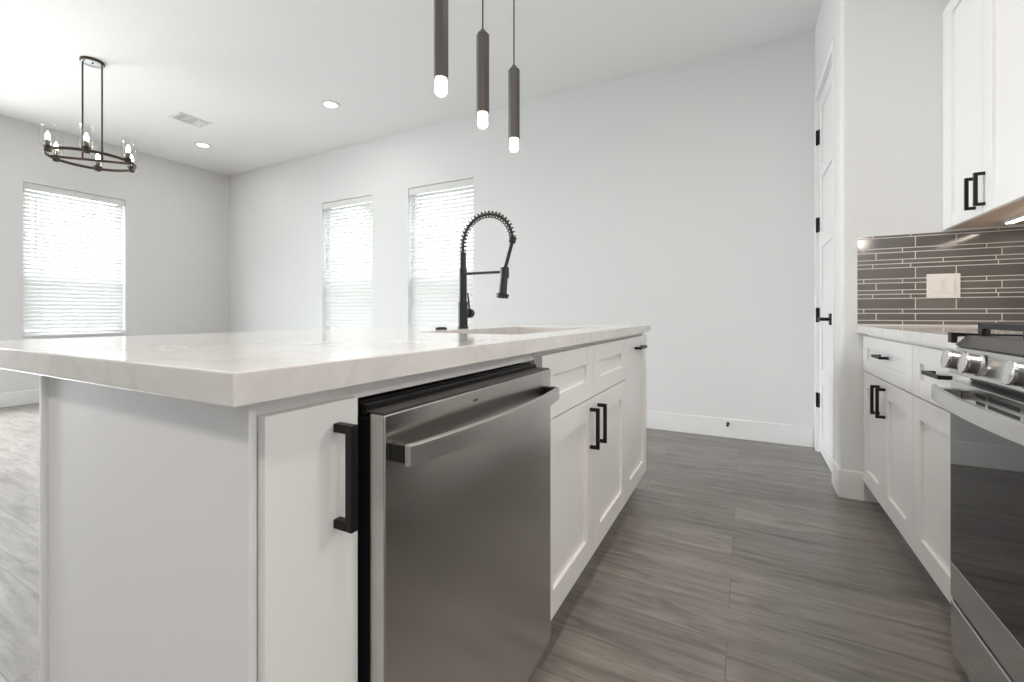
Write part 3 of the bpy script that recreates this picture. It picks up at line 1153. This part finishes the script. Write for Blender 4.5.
# storage drawer
mb = MB().box(GF, GF + 0.044, GY0 + 0.002, GY1 - 0.002, 0.055, 0.192)
dr = mb.build('storage_drawer', 'stainless_bright', t_, bevel=0.003)
MB().box(GF + 0.004, GF + 0.044, GY0 + 0.004, GY1 - 0.004, 0.1935, 0.200).build('drawer_gap', 'black_plastic', t_)
# oven door
mb = MB().box(GF + 0.010, GF + 0.044, GY0 + 0.001, GY1 - 0.001, 0.2035, 0.795)
mb.box(GF, GF + 0.010, GY0 + 0.001, GY1 - 0.001, 0.2035, 0.297)
mb.box(GF, GF + 0.010, GY0 + 0.001, GY1 - 0.001, 0.740, 0.795)
od = mb.build('oven_door', 'stainless_bright', t_, bevel=0.002)
MB().box(GF - 0.0002, GF + 0.0098, GY0 + 0.002, GY1 - 0.002, 0.2975, 0.7395).build('oven_glass', 'black_glass', od, bevel=0.001)
# vent slots along the door top
mb = MB()
y = GY1 - 0.155
k = 0
while y - 0.05 > GY0 + 0.06:
    ln = 0.045 if k % 3 == 0 else 0.135
    if y - ln < GY0 + 0.06: break
    for z in (0.7545, 0.7725):
        mb.box(GF - 0.0006, GF + 0.001, y - ln, y, z, z + 0.009)
    y -= ln + 0.016
    k += 1
mb.build('vent_slots', 'black_plastic', od)
# handle: bowed flat bar
mb = MB()
n = 30
prev = None
for k in range(n + 1):
    f = k / n
    y = GY1 - 0.035 - (GY1 - GY0 - 0.07) * f
    bow = 1 - (2 * f - 1) ** 2
    xf = 0.448 - 0.030 * bow
    ring = [mb.bm.verts.new(p) for p in ((xf + 0.010, y, 0.744), (xf, y, 0.745), (xf, y, 0.783), (xf + 0.010, y, 0.785))]
    if prev:
        for j in range(4): mb._face([prev[j], prev[(j + 1) % 4], ring[(j + 1) % 4], ring[j]])
    else: mb._face(ring[::-1])
    prev = ring
mb._face(prev)
hb = mb.build('handle', 'stainless_bright', od, bevel=0.002)
for ys in ((GY1 - 0.075, GY1 - 0.040), (GY0 + 0.040, GY0 + 0.075)):
    mb.__init__()
    mb.box(0.452, GF, ys[0], ys[1], 0.752, 0.778)
    mb.build('handle_mount', 'stainless', od, bevel=0.002)
    mb = MB()
# control panel: profile leaning back
pan = [(GF - 0.001, 0.814), (GF - 0.004, 0.819), (GF + 0.012, 0.885), (GF + 0.04, 0.885), (GF + 0.04, 0.814)]
mb = MB().prism_y(pan, GY0 + 0.001, GY1 - 0.001)
cp = mb.build('control_panel', 'stainless_bright', t_, bevel=0.002)
MB().box(GF + 0.039, GF + 0.0445, GY0 + 0.004, GY1 - 0.004, 0.7975, 0.8135).build('panel_gap', 'black_plastic', t_)
MB().box(GF + 0.016, GF + 0.044, GY0 + 0.004, GY1 - 0.004, 0.8855, 0.8892).build('top_gap', 'black_plastic', t_)
# knobs
nx = Vector((-0.066, 0, 0.011)).normalized()
base_c = Vector((GF + 0.0035, 0, 0.851))
for i, y in enumerate((1.583, 1.475, 1.262, 1.049, 0.941)):
    o_ = base_c + Vector((0, y, 0))
    kn = MB().lathe(o_, nx, [(0.004, 0.0240), (0.026, 0.0240)], 28).build('knob', 'knob_steel', cp, smooth=True)
    MB().lathe(o_ + nx * 0.026, nx, [(0, 0.0240), (0.001, 0.0250), (0.006, 0.0250), (0.0075, 0.0225)], 28).build('knob_cap', 'chrome', kn, smooth=True)
    MB().lathe(o_ + nx * 0.0005, nx, [(0, 0.0275), (0.005, 0.0270), (0.0075, 0.0250)], 28).build('knob_ring', 'chrome', kn, smooth=True)
# cooktop
pan = [(GF + 0.010, 0.8895), (GF + 0.034, 0.917), (GB, 0.918), (GB, 0.905), (GF + 0.046, 0.905), (GF + 0.046, 0.8895)]
mb = MB().prism_y(pan, GY0 - 0.001, GY1 + 0.002)
ck = mb.build('cooktop', 'gunmetal', t_, bevel=0.0015)
mb = MB()
for y0, y1, y2 in ((GY1 + 0.0025, GY1 + 0.026, GY1 + 0.014), (GY0 - 0.0015, GY0 - 0.025, GY0 - 0.013)):
    mb = MB()
    mb.box(GF + 0.003, GF + 0.0150, y0, y1, 0.896, 0.924)
    mb.prism_y([(GF + 0.0150, 0.9146), (GF + 0.0150, 0.924), (GF + 0.05, 0.922), (GB, 0.918), (GB, 0.9146)], min(y0, y2), max(y0, y2))
    mb.build('side_trim', 'black_plastic', t_)
# burners and grates
for bx_, by_, r in ((0.68, 1.06, 0.045), (0.97, 1.06, 0.038), (0.68, 1.45, 0.038), (0.97, 1.45, 0.048), (0.82, 1.254, 0.042)):
    MB().lathe((bx_, by_, 0.918), (0, 0, 1), [(0, r), (0.008, r), (0.009, r * 0.8), (0.016, r * 0.8), (0.017, r * 0.6)], 24).build('burner', 'cast_iron', t_, smooth=True)
for y0, y1 in ((0.898, 1.134), (1.142, 1.378), (1.386, 1.622)):
    mb = MB()
    x0, x1 = 0.545, GB - 0.05
    zt_ = 0.952
    for yy in (y0, y1 - 0.014):
        mb.box(x0, x1, yy, yy + 0.014, 0.936, zt_)
    for xx in (x0, x1 - 0.014, (x0 + x1) / 2 - 0.007):
        mb.box(xx, xx + 0.014, y0, y1, 0.936, zt_)
    ym = (y0 + y1) / 2
    mb.box(x0, x1, ym - 0.006, ym + 0.006, 0.938, zt_ + 0.001)
    for xx in (x0 + 0.13, x1 - 0.13):
        mb.box(xx - 0.006, xx + 0.006, y0, y1, 0.938, zt_ + 0.001)
    for xx in (x0, x1 - 0.02):
        for yy in (y0, y1 - 0.02):
            mb.box(xx, xx + 0.02, yy, yy + 0.02, 0.918, 0.938)
    mb.build('grate', 'cast_iron', t_, bevel=0.003)

# unseen hood added over the cooktop, its lamp fills the island fronts
t_ = thing('added_range_hood', (0.93, 1.262, 1.56), 'unseen slim stainless hood added above the gas range to light the island', 'hood')
mb = MB().prism_y([(0.70, 1.575), (0.72, 1.56), (XR - 0.012, 1.56), (XR - 0.012, 1.70), (0.80, 1.70), (0.70, 1.61)], GY0 + 0.004, GY1 - 0.004)
mb.build('hood_body', 'stainless_bright', t_, bevel=0.003)
MB().box(0.75, 0.85, 1.10, 1.42, 1.5565, 1.5598).build('added_fill_lens', 'strip_glow', t_)
area('added_hood_fill', (0.80, 1.262, 1.554), (0, math.radians(22), 0), 0.10, 0.30, 7.0, WARM)

# ------------------------------------------------------------------ pendants over the island
PXX = -0.985


def make_pendant(y, label, z0=1.834, z1=2.176):
    r_ = thing('pendant_light', (PXX, y, CEIL), label, 'pendant lamp', 'hexagonal pendants over the island')
    MB().lathe((PXX, y, CEIL), (0, 0, -1), [(0, 0.06), (0.02, 0.06), (0.024, 0.05), (0.024, 0.0)], 28).build('canopy', 'gunmetal', r_, smooth=True)
    MB().rod((PXX, y, CEIL - 0.02), (PXX, y, z1 + 0.012), 0.0032, 8).build('cord', 'black_plastic', r_)
    MB().sweep([(PXX, y, z0), (PXX, y, z1 - 0.004), (PXX, y, z1 + 0.008), (PXX, y, z1 + 0.020)], [0.0275, 0.0275, 0.016, 0.007], 6, phase=0.35).build('body', 'gunmetal', r_)
    g = MB().lathe((PXX, y, z0 - 0.001), (0, 0, -1), [(0, 0.0255), (0.024, 0.0255), (0.028, 0.0235), (0.033, 0.0235), (0.037, 0.0255), (0.054, 0.0255), (0.059, 0.022), (0.059, 0)], 24).build('crystal', 'shade_glass', r_, smooth=True)
    MB().lathe((PXX, y, z0 - 0.003), (0, 0, -1), [(0, 0.021), (0.048, 0.021), (0.053, 0.015), (0.053, 0)], 18).build('glowing_core', 'pendant_glow', g, smooth=True)
    return r_


make_pendant(1.31, 'hexagonal dark pendant lamp nearest the camera, cut off by the top of the picture')
make_pendant(1.60, 'hexagonal dark pendant lamp in the middle of the row of three over the island', 1.824, 2.160)
make_pendant(1.885, 'hexagonal dark pendant lamp hanging farthest along the island, rightmost of three', 1.815, 2.150)

# ------------------------------------------------------------------ chandelier
HX, HY, HZ = -4.745, 1.607, 2.238
t_ = thing('chandelier', (HX, HY, CEIL), 'bronze ring chandelier with six clear glass shades hanging at left', 'chandelier')
cn = MB().lathe((HX, HY, CEIL), (0, 0, -1), [(0, 0.077), (0.018, 0.077), (0.020, 0.073)], 36).build('canopy', 'bronze', t_, smooth=True)
MB().lathe((HX, HY, CEIL - 0.0195), (0, 0, -1), [(0, 0.071), (0.003, 0.071), (0.004, 0.068)], 36).build('canopy_plate', 'nickel_polished', cn, smooth=True)
MB().lathe((HX + 0.02, HY - 0.005, CEIL - 0.0235), (0, 0, -1), [(0, 0.007), (0.006, 0.007), (0.008, 0.004)], 12).build('screw', 'matte_black', cn)
RD = Vector((0.66, 0.75, 0)).normalized()
for s_ in (-1, 1):
    p = Vector((HX, HY, 0)) + RD * (0.063 * s_)
    MB().rod((p.x, p.y, CEIL - 0.02), (p.x, p.y, HZ + 0.005), 0.0058, 10).build('rod', 'bronze', t_, smooth=True)
RR = 0.270
MB().torus_band((HX, HY), RR - 0.005, RR + 0.005, HZ - 0.011, HZ + 0.011, 72).build('ring', 'bronze', t_, bevel=0.002)
mb = MB()
n_ = Vector((-RD.y, RD.x, 0)) * 0.006
e0, e1 = Vector((HX, HY, 0)) - RD * RR, Vector((HX, HY, 0)) + RD * RR
vs = []
for z in (HZ - 0.009, HZ + 0.009):
    vs += [mb.bm.verts.new((q.x, q.y, z)) for q in (e0 - n_, e1 - n_, e1 + n_, e0 + n_)]
for q in ((0, 3, 2, 1), (4, 5, 6, 7), (0, 1, 5, 4), (1, 2, 6, 5), (2, 3, 7, 6), (3, 0, 4, 7)):
    mb._face([vs[i] for i in q])
mb.build('cross_bar', 'bronze', t_)
for k in range(6):
    a = math.radians(-86 + 60 * k)
    p = (HX + RR * math.cos(a), HY + RR * math.sin(a), HZ)
    sk = MB().lathe((p[0], p[1], HZ - 0.022), (0, 0, 1), [(0, 0.012), (0.004, 0.022), (0.036, 0.022), (0.040, 0.030), (0.044, 0.030), (0.046, 0.014), (0.094, 0.012), (0.095, 0)], 20).build('socket', 'bronze', t_, smooth=True)
    mb = MB()
    r0, r1, z0, z1 = 0.0385, 0.041, HZ + 0.0245, HZ + 0.195
    mb.torus_band((p[0], p[1]), r0, r1, z0, z1, 28)
    mb.build('glass_shade', 'shade_glass', sk, smooth=True)
    MB().lathe((p[0], p[1], HZ + 0.0735), (0, 0, 1), [(0, 0.008), (0.010, 0.013), (0.024, 0.0155), (0.042, 0.011), (0.060, 0.004), (0.064, 0)], 16).build('bulb', 'bulb_glow', sk, smooth=True)

# ------------------------------------------------------------------ ceiling fittings
def make_can(x, y, label, group):
    r_ = thing('ceiling_light', (x, y, CEIL), label, 'ceiling light', group)
    mb = MB().torus_band((x, y), 0.060, 0.092, CEIL - 0.007, CEIL - 0.0002, 40)
    mb.build('trim_ring', 'trim_paint', r_, bevel=0.003)
    MB().lathe((x, y, CEIL - 0.0004), (0, 0, -1), [(0, 0.060), (0.003, 0.060), (0.0035, 0.055)], 36).build('lens', 'can_glow', r_)
    return r_


c0 = make_can(-3.637, 3.04, 'recessed ceiling light on the right, nearer the pendants', 'recessed ceiling lights')
c = copy_tree(c0)
c.location = (-5.895, 3.037, CEIL)
c['label'] = 'recessed ceiling light near the corner, below the air vent in the picture'
for x, y, w in ((-3.637, 3.04, 0.35), (-5.895, 3.037, 0.35), (-0.05, 1.6, 0.7), (-0.05, 0.35, 1.25), (-0.05, -1.1, 1.9), (-2.6, -1.3, 2.6), (-5.9, 0.0, 0.6)):  # all but the visible pair are unseen lamps added to light the room
    area('recessed_lamp', (x, y, CEIL - 0.012), (0, 0, 0), 0.12, 0.12, CAN_POWER * w, WARM if x > -1 else (1, 0.95, 0.9), 'DISK')
    if (x, y) not in ((-3.637, 3.04), (-5.895, 3.037)):
        c = copy_tree(c0)
        c.location = (x, y, CEIL)
        c['label'] = 'unseen recessed ceiling light added above the kitchen aisle' if x > -1 else 'unseen recessed ceiling light added above the open room'

# air register
vx0, vx1, vy0, vy1 = -5.375, -5.135, 2.425, 2.745
t_ = thing('air_vent', ((vx0 + vx1) / 2, (vy0 + vy1) / 2, CEIL), 'white rectangular air vent in the ceiling beside the chandelier', 'vent')
mb = MB()
f_ = 0.028
zc = CEIL - 0.0003
mb.box(vx0, vx1, vy0, vy0 + f_, zc - 0.008, zc)
mb.box(vx0, vx1, vy1 - f_, vy1, zc - 0.008, zc)
mb.box(vx0, vx0 + f_, vy0 + f_, vy1 - f_, zc - 0.008, zc)
mb.box(vx1 - f_, vx1, vy0 + f_, vy1 - f_, zc - 0.008, zc)
third = (vy1 - vy0 - 2 * f_) / 3
for k in (1, 2):
    mb.box(vx0 + f_, vx1 - f_, vy0 + f_ + third * k - 0.006, vy0 + f_ + third * k + 0.006, zc - 0.008, zc)
mb.build('frame', 'trim_paint', t_, bevel=0.001)
MB().box(vx0 + f_, vx1 - f_, vy0 + f_, vy1 - f_, zc - 0.001, zc).build('duct', 'vent_dark', t_)
mb = MB()
for k in range(3):
    y0 = vy0 + f_ + third * k + 0.008
    y1 = y0 + third - 0.016
    x = vx0 + f_ + 0.006
    while x < vx1 - f_ - 0.01:
        if k < 2:
            mb.prism_y([(x, zc - 0.007), (x + 0.0015, zc - 0.007), (x + 0.0065, zc - 0.002), (x + 0.005, zc - 0.002)], y0, y1)
        else:
            mb.prism_y([(x, zc - 0.007), (x + 0.013, zc - 0.007), (x + 0.013, zc - 0.006), (x, zc - 0.006)], y0, y1)
        x += 0.019 if k < 2 else 0.014
mb.build('louvers', 'trim_paint', t_)
